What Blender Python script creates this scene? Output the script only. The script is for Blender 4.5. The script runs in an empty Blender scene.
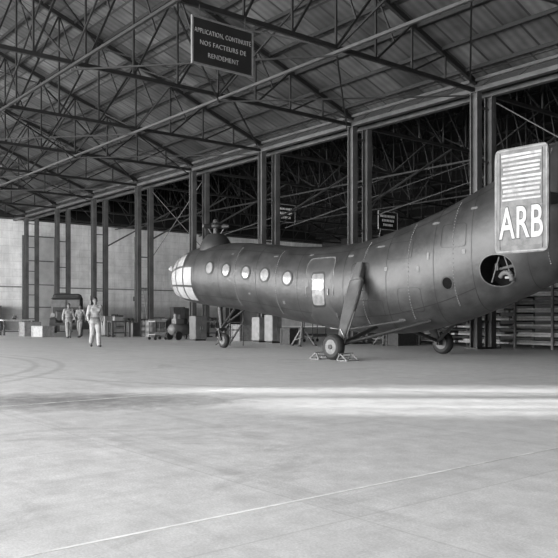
import bpy, math, random
from mathutils import Vector, Matrix
random.seed(4)
SC = bpy.context.scene
COL = SC.collection
SC.view_settings.view_transform = 'Standard'
F = 750.0; HZ = 316.0; CH = 1.1
RA = math.radians(-51.0)
r_ = Vector((math.cos(RA), math.sin(RA), 0)); n_ = Vector((-math.sin(RA), math.cos(RA), 0))
def W(s, D, z=0): return r_*s + n_*D + Vector((0, 0, z))
def G(px, py):
    Y = F*CH/(py-HZ); return Vector(((px-279)/F*Y, Y, 0))

# ---------------------------------------------------------------- materials
def mat(name, v, rough=.6, var=.15, scale=6, metal=0.0, bump=.0, spec=.5):
    m = bpy.data.materials.new(name); m.use_nodes = True
    nt = m.node_tree; b = nt.nodes['Principled BSDF']
    b.inputs['Roughness'].default_value = rough; b.inputs['Metallic'].default_value = metal
    b.inputs['Specular IOR Level'].default_value = spec
    tc = nt.nodes.new('ShaderNodeTexCoord'); nz = nt.nodes.new('ShaderNodeTexNoise')
    nz.inputs['Scale'].default_value = scale; nz.inputs['Detail'].default_value = 6; nz.inputs['Roughness'].default_value = .6
    nt.links.new(tc.outputs['Object'], nz.inputs['Vector'])
    cr = nt.nodes.new('ShaderNodeValToRGB')
    lo, hi = v*(1-var), min(1, v*(1+var))
    cr.color_ramp.elements[0].position = .3; cr.color_ramp.elements[1].position = .7
    cr.color_ramp.elements[0].color = (lo, lo, lo, 1); cr.color_ramp.elements[1].color = (hi, hi, hi, 1)
    nt.links.new(nz.outputs['Fac'], cr.inputs['Fac']); nt.links.new(cr.outputs['Color'], b.inputs['Base Color'])
    if bump:
        bp = nt.nodes.new('ShaderNodeBump'); bp.inputs['Strength'].default_value = bump; bp.inputs['Distance'].default_value = .02
        nt.links.new(nz.outputs['Fac'], bp.inputs['Height']); nt.links.new(bp.outputs['Normal'], b.inputs['Normal'])
    return m
def math_node(nt, op, a, bv=None):
    x = nt.nodes.new('ShaderNodeMath'); x.operation = op
    if hasattr(a, 'links'): nt.links.new(a, x.inputs[0])
    else: x.inputs[0].default_value = a
    if bv is not None:
        if hasattr(bv, 'links'): nt.links.new(bv, x.inputs[1])
        else: x.inputs[1].default_value = bv
    return x.outputs[0]

M = {}
M['paint'] = mat('olive_paint', .03, .4, .5, 2.2, bump=.45)
M['paint2'] = mat('olive_paint_door', .04, .42, .25, 3)
M['strut'] = mat('strut_paint', .08, .42, .25, 4)
M['seam'] = mat('dark_seam', .010, .5, .1)
M['light_line'] = mat('chipped_edge', .12, .5, .3, 8)
M['rivet'] = mat('rivet_head', .06, .4, .2, 8)
M['glass'] = mat('glass_painted_reflection', .31, .25, .3, 1.6)  # reflection on the cockpit glazing put into its pale base colour
M['glassframe'] = mat('glazing_frame', .035, .4, .15, 6)
M['porthole'] = mat('porthole_glass', .18, .15, .35, 5)
M['rubber'] = mat('rubber', .012, .7, .2, 20)
M['dark'] = mat('dark_metal', .02, .5, .2, 10)
M['black'] = mat('black_opening', .006, .9, .2, 10, spec=.1)
M['alu'] = mat('aluminium', .25, .4, .2, 8, .5)
M['fin'] = mat('grey_fin_paint', .11, .55, .5, 4)
M['finpale'] = mat('pale_lettering_panel', .115, .55, .45, 6)
M['finedge'] = mat('fin_edge_paint', .2, .55, .5, 5)
M['white'] = mat('white_paint', .4, .55, .3, 5)
M['stripe'] = mat('worn_stripe_paint', .34, .55, .4, 5)
M['steel'] = mat('roof_steel', .009, .65, .25, 3)
M['tie'] = mat('tie_bar_steel', .05, .65, .25, 3)
M['column'] = mat('column_steel', .075, .6, .4, 1.6)
M['sign'] = mat('sign_black', .012, .5, .2, 3)
M['signtext'] = mat('sign_lettering', .28, .6, .15, 8)
M['signtext2'] = mat('sign_lettering_far', .8, .6, .1, 8)
M['signframe'] = mat('sign_frame', .12, .6, .2, 8)
M['signframe2'] = mat('sign_frame_far', .3, .6, .2, 8)
M['wood'] = mat('wood', .17, .7, .35, 9)
M['wood_d'] = mat('dark_wood', .05, .7, .3, 12)
M['palewood'] = mat('pale_wood', .3, .7, .25, 8)
M['rackwood'] = mat('rack_board_wood', .45, .7, .3, 5)
M['rackwood2'] = mat('rack_board_wood_grey', .28, .7, .3, 5)
M['greybox'] = mat('grey_enamel', .1, .5, .25, 4)
M['palebox'] = mat('pale_enamel', .2, .5, .25, 4)
M['doorpaint'] = mat('pale_door_paint', .4, .7, .2, 1)
M['line'] = mat('worn_floor_line', .68, .7, .35, 2.5)
M['truck'] = mat('truck_paint', .018, .5, .2, 5)
M['canvas'] = mat('canvas', .03, .85, .2, 9, bump=.2)
M['skin'] = mat('skin', .13, .55, .08, 20)
M['hair'] = mat('hair', .008, .6, .3, 60)
M['cloth1'] = mat('pale_cotton', .3, .9, .3, 9, bump=1.0)
M['cloth2'] = mat('grey_cotton', .21, .9, .3, 9, bump=1.0)
M['cloth3'] = mat('grey_cotton_trousers', .17, .9, .3, 9, bump=1.0)
M['shoe'] = mat('shoe_leather', .02, .5, .2, 20)
M['eye'] = mat('eye', .02, .3, .1, 20)
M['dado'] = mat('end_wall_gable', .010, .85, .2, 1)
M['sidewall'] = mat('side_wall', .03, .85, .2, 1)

def floor_mat():
    m = bpy.data.materials.new('concrete_floor'); m.use_nodes = True; nt = m.node_tree; b = nt.nodes['Principled BSDF']
    g = nt.nodes.new('ShaderNodeNewGeometry')
    mp = nt.nodes.new('ShaderNodeMapping'); mp.inputs['Rotation'].default_value = (0, 0, -RA)
    nt.links.new(g.outputs['Position'], mp.inputs['Vector'])
    def noise(scale, det, vec, rough=.6, dist=0):
        z = nt.nodes.new('ShaderNodeTexNoise'); z.inputs['Scale'].default_value = scale; z.inputs['Detail'].default_value = det
        z.inputs['Roughness'].default_value = rough; z.inputs['Distortion'].default_value = dist
        nt.links.new(vec, z.inputs['Vector']); return z.outputs['Fac']
    n1 = noise(.5, 9, mp.outputs[0], .7); n2 = noise(3.5, 10, mp.outputs[0], .78); n3 = noise(70, 4, mp.outputs[0], .7)
    n5 = noise(.3, 10, mp.outputs[0], .78, .8)
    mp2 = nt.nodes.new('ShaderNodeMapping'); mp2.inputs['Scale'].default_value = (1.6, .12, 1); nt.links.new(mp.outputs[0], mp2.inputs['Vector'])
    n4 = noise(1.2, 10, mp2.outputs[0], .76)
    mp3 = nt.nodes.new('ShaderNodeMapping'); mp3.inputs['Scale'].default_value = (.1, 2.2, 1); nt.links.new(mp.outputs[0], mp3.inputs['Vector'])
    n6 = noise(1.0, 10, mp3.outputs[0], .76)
    def ramp(x, a, bb, lo, hi):
        r = nt.nodes.new('ShaderNodeMapRange'); r.inputs[1].default_value = a; r.inputs[2].default_value = bb; r.inputs[3].default_value = lo; r.inputs[4].default_value = hi
        nt.links.new(x, r.inputs[0]); return r.outputs[0]
    v = math_node(nt, 'MULTIPLY', ramp(n1, .3, .7, .94, 1.05), ramp(n2, .3, .7, .78, 1.18))
    v = math_node(nt, 'MULTIPLY', v, ramp(n3, .3, .7, .82, 1.16))
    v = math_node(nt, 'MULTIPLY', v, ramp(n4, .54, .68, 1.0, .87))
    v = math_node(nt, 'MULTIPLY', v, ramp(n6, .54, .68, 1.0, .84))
    v = math_node(nt, 'MULTIPLY', v, ramp(n5, .57, .63, 1.0, .84))
    sp = nt.nodes.new('ShaderNodeSeparateXYZ'); nt.links.new(g.outputs['Position'], sp.inputs[0])
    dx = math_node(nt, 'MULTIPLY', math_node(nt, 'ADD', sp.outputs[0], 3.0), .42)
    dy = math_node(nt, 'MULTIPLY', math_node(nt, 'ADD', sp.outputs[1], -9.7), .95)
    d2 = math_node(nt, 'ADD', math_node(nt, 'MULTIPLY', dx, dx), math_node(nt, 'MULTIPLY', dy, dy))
    shade_patch = ramp(math_node(nt, 'ADD', d2, math_node(nt, 'MULTIPLY', n2, 2.4)), 1.1, 2.4, .42, 1.0)  # shaded area at left painted into the floor colour as a ragged dark patch
    v = math_node(nt, 'MULTIPLY', v, shade_patch)
    for (cx, cy, rr, wd) in ((-14.0, 14.0, 9.0, .09), (-14.0, 14.0, 9.55, .09), (6.0, 30.0, 19.5, .08)):
        ex = math_node(nt, 'ADD', sp.outputs[0], -cx); ey = math_node(nt, 'ADD', sp.outputs[1], -cy)
        q = math_node(nt, 'SQRT', math_node(nt, 'ADD', math_node(nt, 'MULTIPLY', ex, ex), math_node(nt, 'MULTIPLY', ey, ey)))
        q = math_node(nt, 'ABSOLUTE', math_node(nt, 'ADD', q, -rr))
        v = math_node(nt, 'MULTIPLY', v, ramp(math_node(nt, 'ADD', q, math_node(nt, 'MULTIPLY', n2, .1)), wd*.6+.03, wd+.08, .82, 1.0))
    bk = nt.nodes.new('ShaderNodeTexBrick'); bk.offset = 0; bk.inputs['Scale'].default_value = 1; bk.inputs['Brick Width'].default_value = 5.83/2; bk.inputs['Row Height'].default_value = 2.9
    bk.inputs['Mortar Size'].default_value = .008; bk.inputs['Color1'].default_value = (1,)*4; bk.inputs['Color2'].default_value = (.95, .95, .95, 1); bk.inputs['Mortar'].default_value = (.84, .84, .84, 1)
    nt.links.new(mp.outputs[0], bk.inputs['Vector'])
    bw = nt.nodes.new('ShaderNodeRGBToBW'); nt.links.new(bk.outputs['Color'], bw.inputs[0])
    v = math_node(nt, 'MULTIPLY', v, bw.outputs[0])
    v = math_node(nt, 'MULTIPLY', v, .58)
    c = nt.nodes.new('ShaderNodeCombineColor')
    for i in range(3): nt.links.new(v, c.inputs[i])
    nt.links.new(c.outputs[0], b.inputs['Base Color'])
    nt.links.new(ramp(n2, .3, .7, .45, .7), b.inputs['Roughness'])
    bp = nt.nodes.new('ShaderNodeBump'); bp.inputs['Strength'].default_value = .12; bp.inputs['Distance'].default_value = .01
    nt.links.new(n2, bp.inputs['Height']); nt.links.new(bp.outputs[0], b.inputs['Normal'])
    return m
def sheet_mat(name, v, axis, freq, amp=.35):
    m = bpy.data.materials.new(name); m.use_nodes = True; nt = m.node_tree; b = nt.nodes['Principled BSDF']
    b.inputs['Roughness'].default_value = .75
    tc = nt.nodes.new('ShaderNodeTexCoord'); sp = nt.nodes.new('ShaderNodeSeparateXYZ'); nt.links.new(tc.outputs['Object'], sp.inputs[0])
    w = math_node(nt, 'SINE', math_node(nt, 'MULTIPLY', sp.outputs[axis], freq))
    w = math_node(nt, 'MULTIPLY_ADD', w, amp*.5); nt.nodes[-1].inputs[2].default_value = 1.0
    bk = nt.nodes.new('ShaderNodeTexBrick'); bk.inputs['Scale'].default_value = 1; bk.inputs['Brick Width'].default_value = .9; bk.inputs['Row Height'].default_value = 1.13
    bk.inputs['Mortar Size'].default_value = .04
    bk.inputs['Color1'].default_value = (.42,)*3+(1,); bk.inputs['Color2'].default_value = (1.0,)*3+(1,); bk.inputs['Mortar'].default_value = (.2,)*3+(1,)
    nt.links.new(tc.outputs['Object'], bk.inputs['Vector'])
    bw = nt.nodes.new('ShaderNodeRGBToBW'); nt.links.new(bk.outputs['Color'], bw.inputs[0])
    nz = nt.nodes.new('ShaderNodeTexNoise'); nz.inputs['Scale'].default_value = .9; nz.inputs['Detail'].default_value = 7; nt.links.new(tc.outputs['Object'], nz.inputs['Vector'])
    mr = nt.nodes.new('ShaderNodeMapRange'); mr.inputs[1].default_value = .3; mr.inputs[2].default_value = .7; mr.inputs[3].default_value = .5; mr.inputs[4].default_value = 1.5
    nt.links.new(nz.outputs['Fac'], mr.inputs[0])
    v2 = math_node(nt, 'MULTIPLY', math_node(nt, 'MULTIPLY', math_node(nt, 'MULTIPLY', w, bw.outputs[0]), mr.outputs[0]), v)
    c = nt.nodes.new('ShaderNodeCombineColor')
    for i in range(3): nt.links.new(v2, c.inputs[i])
    nt.links.new(c.outputs[0], b.inputs['Base Color'])
    return m
def wall_mat(name, v):
    m = bpy.data.materials.new(name); m.use_nodes = True; nt = m.node_tree; b = nt.nodes['Principled BSDF']
    b.inputs['Roughness'].default_value = .85
    tc = nt.nodes.new('ShaderNodeTexCoord'); sp = nt.nodes.new('ShaderNodeSeparateXYZ'); nt.links.new(tc.outputs['Object'], sp.inputs[0])
    cb = nt.nodes.new('ShaderNodeCombineXYZ'); nt.links.new(sp.outputs[1], cb.inputs[0]); nt.links.new(sp.outputs[2], cb.inputs[1])
    bk = nt.nodes.new('ShaderNodeTexBrick'); bk.inputs['Scale'].default_value = 1; bk.inputs['Brick Width'].default_value = 1.6; bk.inputs['Row Height'].default_value = .6
    bk.inputs['Mortar Size'].default_value = .022
    bk.inputs['Color1'].default_value = (v*.96,)*3+(1,); bk.inputs['Color2'].default_value = (v*1.02,)*3+(1,); bk.inputs['Mortar'].default_value = (v*.85,)*3+(1,)
    nt.links.new(cb.outputs[0], bk.inputs['Vector'])
    def noise(sc, vec, lo, hi):
        nz = nt.nodes.new('ShaderNodeTexNoise'); nz.inputs['Scale'].default_value = sc; nz.inputs['Detail'].default_value = 8; nz.inputs['Roughness'].default_value = .7
        nt.links.new(vec, nz.inputs['Vector'])
        mr = nt.nodes.new('ShaderNodeMapRange'); mr.inputs[1].default_value = .35; mr.inputs[2].default_value = .68; mr.inputs[3].default_value = lo; mr.inputs[4].default_value = hi
        nt.links.new(nz.outputs['Fac'], mr.inputs[0]); return mr.outputs[0]
    st = nt.nodes.new('ShaderNodeMapping'); st.inputs['Scale'].default_value = (1, 1.4, .12); nt.links.new(tc.outputs['Object'], st.inputs['Vector'])
    a1 = noise(.55, tc.outputs['Object'], .74, 1.12); a2 = noise(1.0, st.outputs[0], 1.06, .78)
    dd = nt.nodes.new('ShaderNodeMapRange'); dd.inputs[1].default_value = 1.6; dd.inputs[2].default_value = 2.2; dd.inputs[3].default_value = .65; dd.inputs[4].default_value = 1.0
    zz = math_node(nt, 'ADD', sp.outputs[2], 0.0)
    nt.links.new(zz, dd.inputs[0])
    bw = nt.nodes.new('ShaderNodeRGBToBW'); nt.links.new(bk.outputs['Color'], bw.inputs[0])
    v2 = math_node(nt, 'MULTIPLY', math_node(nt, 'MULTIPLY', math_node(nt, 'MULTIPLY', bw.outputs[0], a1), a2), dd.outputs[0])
    c = nt.nodes.new('ShaderNodeCombineColor')
    for i in range(3): nt.links.new(v2, c.inputs[i])
    nt.links.new(c.outputs[0], b.inputs['Base Color'])
    return m
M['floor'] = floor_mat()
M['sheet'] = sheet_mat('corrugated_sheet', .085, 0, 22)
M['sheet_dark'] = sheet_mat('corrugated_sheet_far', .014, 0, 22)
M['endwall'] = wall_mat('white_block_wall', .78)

# ---------------------------------------------------------------- mesh builder
class MB:
    def __init__(s): s.v = []; s.f = []
    def add(s, vs, fs):
        o = len(s.v); s.v += [Vector(x) for x in vs]; s.f += [tuple(i+o for i in f) for f in fs]; return s
    def box(s, c, d, R=None):
        c = Vector(c); vs = []
        for x in (-1, 1):
            for y in (-1, 1):
                for z in (-1, 1):
                    p = Vector((x*d[0]/2, y*d[1]/2, z*d[2]/2))
                    if R: p = R @ p
                    vs.append(c+p)
        return s.add(vs, [(0,1,3,2),(4,6,7,5),(0,4,5,1),(2,3,7,6),(0,2,6,4),(1,5,7,3)])
    def bar(s, p, q, w, h=None):
        p = Vector(p); q = Vector(q); h = h or w; d = q-p; L = d.length
        x = d/L; up = Vector((0,0,1)) if abs(x.z) < .95 else Vector((0,1,0))
        y = up.cross(x).normalized(); z = x.cross(y)
        R = Matrix((x, y, z)).transposed()
        return s.box((p+q)/2, (L, w, h), R)
    def tube(s, p, q, r0, r1=None, n=12, cap=True, sx=1.0):
        p = Vector(p); q = Vector(q); r1 = r0 if r1 is None else r1; d = (q-p).normalized()
        up = Vector((0,0,1)) if abs(d.z) < .95 else Vector((0,1,0))
        a = up.cross(d).normalized(); b = d.cross(a)
        vs = []
        for c, r in ((p, r0), (q, r1)):
            for i in range(n):
                t = 2*math.pi*i/n; vs.append(c + a*math.cos(t)*r*sx + b*math.sin(t)*r)
        fs = [(i, (i+1) % n, n+(i+1) % n, n+i) for i in range(n)]
        if cap: fs += [tuple(range(n))[::-1], tuple(range(n, 2*n))]
        return s.add(vs, fs)
    def loft(s, secs, n=24, e=2.6):
        vs = []
        for c, a, b in secs:
            for i in range(n):
                t = 2*math.pi*i/n; cs, sn = math.cos(t), math.sin(t)
                vs.append(Vector(c)+Vector(a)*math.copysign(abs(cs)**(2/e), cs)+Vector(b)*math.copysign(abs(sn)**(2/e), sn))
        k = len(secs); fs = [(j*n+i, j*n+(i+1) % n, (j+1)*n+(i+1) % n, (j+1)*n+i) for j in range(k-1) for i in range(n)]
        fs += [tuple(range(n))[::-1], tuple(range((k-1)*n, k*n))]
        return s.add(vs, fs)
    def lathe(s, prof, c=(0,0,0), axis='z', n=24, cap=True):
        c = Vector(c); vs = []; k = len(prof)
        for (r, h) in prof:
            for i in range(n):
                t = 2*math.pi*i/n; x, y = r*math.cos(t), r*math.sin(t)
                vs.append(c + (Vector((x, y, h)) if axis == 'z' else Vector((x, h, y)) if axis == 'y' else Vector((h, x, y))))
        fs = []
        for j in range(k-1):
            for i in range(n): fs.append((j*n+i, j*n+(i+1) % n, (j+1)*n+(i+1) % n, (j+1)*n+i))
        if cap: fs += [tuple(range(n))[::-1], tuple(range((k-1)*n, k*n))]
        return s.add(vs, fs)
    def ell(s, c, rad, nu=16, nv=10, z0=-1.0):
        c = Vector(c); vs = []
        for j in range(nv+1):
            ph = -math.pi/2 + math.pi*j/nv
            for i in range(nu):
                t = 2*math.pi*i/nu
                vs.append(c + Vector((rad[0]*math.cos(ph)*math.cos(t), rad[1]*math.cos(ph)*math.sin(t), rad[2]*max(z0, math.sin(ph)))))
        fs = [(j*nu+i, j*nu+(i+1) % nu, (j+1)*nu+(i+1) % nu, (j+1)*nu+i) for j in range(nv) for i in range(nu)]
        return s.add(vs, fs)
    def build(s, name, m, parent=None, smooth=False, loc=None, rz=0, bevel=0, label=None):
        me = bpy.data.meshes.new(name); me.from_pydata([tuple(x) for x in s.v], [], s.f); me.validate()
        import bmesh
        bm = bmesh.new(); bm.from_mesh(me); bmesh.ops.remove_doubles(bm, verts=bm.verts, dist=1e-5)
        bmesh.ops.recalc_face_normals(bm, faces=bm.faces); bm.to_mesh(me); bm.free()
        me.materials.append(m)
        if smooth:
            for p in me.polygons: p.use_smooth = True
            try: me.set_sharp_from_angle(angle=math.radians(40))
            except Exception: pass
        o = bpy.data.objects.new(name, me); COL.objects.link(o)
        if parent: o.parent = parent
        if loc is not None: o.location = loc
        o.rotation_euler.z = rz
        if bevel:
            b = o.modifiers.new('bevel', 'BEVEL'); b.width = bevel; b.segments = 2; b.limit_method = 'ANGLE'
        if label: o['label'] = label
        return o
def tag(o, label, cat, group=None):
    o['label'] = label; o['category'] = cat
    if group: o['group'] = group
    return o
def thing(name, label, cat, loc=(0,0,0), rz=0, group=None):
    o = bpy.data.objects.new(name, None); COL.objects.link(o); o.empty_display_size = .2
    o.location = loc; o.rotation_euler.z = rz
    return tag(o, label, cat, group)
def struct(o): o['kind'] = 'structure'; return o
def dup(root, loc, rz, label=None):
    r = root.copy(); COL.objects.link(r); r.location = loc; r.rotation_euler.z = rz
    if label: r['label'] = label
    for ch in list(root.children):
        c = ch.copy(); COL.objects.link(c); c.parent = r
        for g in list(ch.children):
            d = g.copy(); COL.objects.link(d); d.parent = c
    return r
def eval_mesh(o):
    bpy.context.view_layer.update()
    dg = bpy.context.evaluated_depsgraph_get()
    return bpy.data.meshes.new_from_object(o.evaluated_get(dg))
def text_obj(name, body, size, m, parent, loc, rot, sx=1.0, bold=.0, ext=.004, spacing=1.0):
    cu = bpy.data.curves.new(name, 'FONT'); cu.body = body; cu.size = size; cu.align_x = 'CENTER'; cu.align_y = 'CENTER'
    cu.extrude = ext; cu.offset = bold; cu.space_character = spacing
    t = bpy.data.objects.new(name+'_tmp', cu); COL.objects.link(t)
    me = eval_mesh(t); bpy.data.objects.remove(t)
    for v in me.vertices: v.co.x *= sx
    me.materials.clear(); me.materials.append(m)
    o = bpy.data.objects.new(name, me); COL.objects.link(o); o.parent = parent; o.location = loc; o.rotation_euler = rot
    return o

# ---------------------------------------------------------------- hangar shell (local x = along row s, y = across D)
S0, DS = -50.3, 5.83
D0, D1 = 20.86, 21.66
SF, SN = -59.0, 4.0
DA, DB = D0-32, D1+32
EZ, RZ = 9.05, 14.85
WH = 8.75
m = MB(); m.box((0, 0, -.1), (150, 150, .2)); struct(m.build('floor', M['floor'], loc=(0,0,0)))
def hang(mb, name, mt, parent=None, smooth=False): return mb.build(name, mt, parent, smooth, loc=(0,0,0) if not parent else None, rz=RA if not parent else 0)
for i, (s, w, mt) in enumerate(((-3.4, .02, 'line'), (-9.2, .012, 'line'))):
    m = MB(); m.box((s, 12, .001), (w, 46, .004)); struct(hang(m, 'trim_%d' % (i+1), M[mt]))
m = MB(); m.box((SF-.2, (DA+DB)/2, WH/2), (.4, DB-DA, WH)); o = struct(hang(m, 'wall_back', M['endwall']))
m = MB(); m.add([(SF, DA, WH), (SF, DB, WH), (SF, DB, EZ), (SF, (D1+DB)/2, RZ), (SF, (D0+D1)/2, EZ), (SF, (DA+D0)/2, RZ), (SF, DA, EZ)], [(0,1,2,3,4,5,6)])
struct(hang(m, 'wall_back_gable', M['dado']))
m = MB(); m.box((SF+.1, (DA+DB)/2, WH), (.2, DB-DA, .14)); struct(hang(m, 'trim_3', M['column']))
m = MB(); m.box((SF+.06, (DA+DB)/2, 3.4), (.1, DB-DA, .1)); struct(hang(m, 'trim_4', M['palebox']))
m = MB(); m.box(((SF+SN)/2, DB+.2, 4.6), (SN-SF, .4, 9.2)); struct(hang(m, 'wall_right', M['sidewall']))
HT = 9.7
m = MB()
sun_gaps = [(17.4, 17.75, 6.1), (17.85, 18.5, 6.9), (18.62, 19.5, 7.4), (19.56, 20.4, 7.7), (21.05, 21.55, 8.2), (21.62, 22.6, 8.9), (22.78, 23.25, 8.0)]  # openings in the unseen near wall, shaped to lay sun streaks on the floor
d = 3.0
for a, b, h in sun_gaps:
    m.box((SN+.1, (d+a)/2, HT/2), (.2, a-d, HT)); m.box((SN+.1, (a+b)/2, (HT+h)/2), (.2, b-a, HT-h)); d = b
m.box((SN+.1, (d+DB)/2, HT/2), (.2, DB-d, HT))
m.add([(SN, 3, HT), (SN, DB, HT), (SN, DB, RZ+1), (SN, 3, RZ+1)], [(0,1,2,3)])
struct(hang(m, 'wall_near_sun_gaps', M['sidewall']))
def roof(name, da, dm, db, mt):
    m = MB()
    m.add([(SF, da, EZ), (SN, da, EZ), (SN, dm, RZ), (SF, dm, RZ)], [(0,1,2,3)])
    m.add([(SF, db, EZ), (SN, db, EZ), (SN, dm, RZ), (SF, dm, RZ)], [(0,1,2,3)])
    return struct(hang(m, name, mt))
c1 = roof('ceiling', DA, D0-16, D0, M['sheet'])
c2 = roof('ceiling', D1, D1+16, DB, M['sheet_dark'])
m = MB(); m.box(((SF+SN)/2, (D0+D1)/2, EZ+.12), (SN-SF, 1.3, .1)); struct(hang(m, 'ceiling_gutter', M['steel']))
for i in range(14):
    q = (i+.5)*1.2
    if q < 16:
        m = MB(); m.bar((SF, D0-q, EZ+q*.3625-.1), (SN, D0-q, EZ+q*.3625-.1), .07, .12); m.build('purlin', M['steel'], c1)
for i in range(0, 11, 1):
    q = (i+.6)*1.5
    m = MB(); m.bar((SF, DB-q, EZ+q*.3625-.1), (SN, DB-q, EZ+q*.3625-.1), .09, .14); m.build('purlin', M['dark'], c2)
dr = MB(); dr.box((SF+.08, 22.9, 3.7), (.1, 2.6, 7.4)); d1 = struct(hang(dr, 'door_1', M['doorpaint']))
fr = MB()
for y in (21.6, 24.2): fr.box((SF+.16, y, 3.75), (.12, .14, 7.5))
for z in (1.8, 3.6, 5.5, 7.45): fr.box((SF+.16, 22.9, z), (.1, 2.6, .08))
fr.build('door_frame', M['greybox'], d1)

ORD = ['first','second','third','fourth','fifth','sixth','seventh','eighth','ninth','tenth']
def ibeam(mb, c, z0, z1, w=.3, d=.26):
    x, y = c
    mb.box((x-w/2+.02, y, (z0+z1)/2), (.035, d, z1-z0)); mb.box((x+w/2-.02, y, (z0+z1)/2), (.035, d, z1-z0)); mb.box((x, y, (z0+z1)/2), (w, .03, z1-z0))
def make_column():
    t = thing('steel_column', '', 'column', group='double steel columns between the two bays')
    for y in (0, D1-D0):
        b = MB(); ibeam(b, (0, y), .05, 8.54); b.build('column_post', M['column'], t)
    z = .9
    while z < 8.2:
        b = MB(); b.box((0, .4, z), (.06, .56, .06)); b.build('lacing_bar', M['column'], t)
        z += 1.8
    b = MB(); b.box((0, .4, .025), (.5, 1.3, .05)); b.build('base_plate', M['dark'], t)
    return t
clab = {7: 'double steel column beyond the right edge, past the tail', 6: 'pale double steel column standing nearest the helicopter tail fin',
 5: 'double steel column rising behind the middle of the fuselage, between the two small hanging signs', 4: 'double steel column rising behind the cabin windows',
 3: 'double steel column just left of the front rotor hub', 2: 'double steel column next left of the helicopter nose',
 1: 'double steel column just right of the walking man', 0: 'double steel column directly behind the dark truck', -1: 'double steel column nearest the white end wall'}
cp = make_column()
for i, k in enumerate(range(-1, 8)):
    o = cp if i == 0 else dup(cp, (0,0,0), 0)
    o.location = W(S0+k*DS, D0); o.rotation_euler.z = RA; o['label'] = clab[k]
g = thing('eaves_girder', 'long dark steel girder lying along the tops of the columns', 'girder', (0,0,0), RA)
GA, GB = SF+.3, SN-.3
for y in (D0, D1):
    b = MB(); b.box(((GA+GB)/2, y, 8.62), (GB-GA, .22, .14)); b.build('lower_chord', M['column'], g)
    b = MB(); b.box(((GA+GB)/2, y, 8.95), (GB-GA, .22, .1)); b.build('upper_chord', M['column'], g)
    b = MB(); s = GA
    while s < GB-1.4:
        b.bar((s, y, 8.65), (s+.7, y, 8.95), .07); b.bar((s+.7, y, 8.95), (s+1.4, y, 8.65), .07); s += 1.4
    b.box(((GA+GB)/2, y, 8.8), (GB-GA, .02, .3))
    b.build('lattice', M['steel'], g)
def make_truss(sign, d0, lab, group, ms):
    t = thing('roof_truss', lab, 'truss', group=group)
    def P(q, top): return (0, sign*q, (9.0-.12 + .3625*(q if q <= 16 else 32-q)) if top else 8.62)
    for a, b_ in ((0, 16), (16, 32)):
        b = MB(); b.bar(P(a, 1), P(b_, 1), .12, .16); b.build('rafter', M[ms], t)
    b = MB(); b.bar(P(0, 0), P(32, 0), .1, .12); b.build('bottom_chord', M[ms], t)
    b = MB(); N = 20; st = 32/N
    for i in range(1, N):
        b.bar(P(i*st, 0), P(i*st, 1), .055)
        if i < N//2: b.bar(P(i*st, 1), P((i+1)*st, 0), .06)
        elif i > N//2: b.bar(P(i*st, 1), P((i-1)*st, 0), .06)
    for i in range(2, N-1):
        if i < N//2:
            m0 = (Vector(P(i*st, 1))+Vector(P((i+1)*st, 0)))/2; b.bar(m0, P((i+1)*st, 1), .045)
        elif i > N//2:
            m0 = (Vector(P(i*st, 1))+Vector(P((i-1)*st, 0)))/2; b.bar(m0, P((i-1)*st, 1), .045)
    b.build('web', M[ms], t)
    return t
tp = make_truss(-1, D0, '', 'steel roof trusses over the near bay', 'steel')
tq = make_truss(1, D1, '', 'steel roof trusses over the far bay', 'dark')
for i, k in enumerate(range(7, -2, -1)):
    o = tp if i == 0 else dup(tp, (0,0,0), 0)
    o.location = W(S0+k*DS, D0); o.rotation_euler.z = RA
    o['label'] = 'steel roof truss over the near bay, %s counting back from the camera' % ORD[i]
    o = tq if i == 0 else dup(tq, (0,0,0), 0)
    o.location = W(S0+k*DS, D1); o.rotation_euler.z = RA
    o['label'] = 'dark roof truss beyond the column row, %s counting back from the tail' % ORD[i]
for i, (D, zt, ms, mt_, lab) in enumerate(((14.5, 9+.3625*6.36-.25, 'steel', 'tie', 'lengthwise lattice girder tying the near bay trusses, the one closer to the columns'),
        (9.2, 9+.3625*11.66-.25, 'steel', 'steel', 'lengthwise lattice girder tying the near bay trusses, above the large hanging sign'),
        (29.5, 9+.3625*7.84-.25, 'dark', 'dark', 'dark lengthwise lattice girder in the far bay beyond the columns'),
        (38, 14.4, 'dark', 'dark', 'dark lengthwise lattice girder deepest in the far bay'))):
    t = thing('lattice_girder', lab, 'girder', (0,0,0), RA)
    b = MB(); b.bar((GA, D, 8.5), (GB, D, 8.5), .08, .08); b.build('tie_bar', M[mt_], t)
    b = MB()
    for k in range(-1, 8):
        a, c = S0+k*DS, S0+(k+1)*DS
        b.bar((a, D, 8.6), (c, D, zt), .05); b.bar((a, D, zt), (c, D, 8.6), .05)
    b.build('cross_bracing', M[ms], t)
for i, k in enumerate((0, 1, 2, 3, 4, 5, 6, 7)):
    b = MB()
    if k % 2 == 0:
        for a, c in ((0, 1), (1, 0)):
            b.bar((S0+(k+a)*DS, D0-.3, 8.85), (S0+(k+c)*DS, D0-8, 8.85+.3625*7.7-.15), .055)
            b.bar((S0+(k+a)*DS, D0-8, 8.85+.3625*7.7-.15), (S0+(k+c)*DS, D0-15.7, 8.85+.3625*15.4-.15), .055)
    else:
        for a, c in ((0, 1), (1, 0)):
            b.bar((S0+(k+a)*DS, D0-.3, 8.4), (S0+(k+c)*DS, 14.5, 8.4), .045)
            b.bar((S0+(k+a)*DS, 14.5, 8.4), (S0+(k+c)*DS, 9.2, 8.4), .045)
    tag(hang(b, 'wind_brace', M['steel']), 'crossed wind bracing under the near roof sheets, %s pair from the end wall' % ORD[i], 'brace', 'crossed roof bracing')
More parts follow.
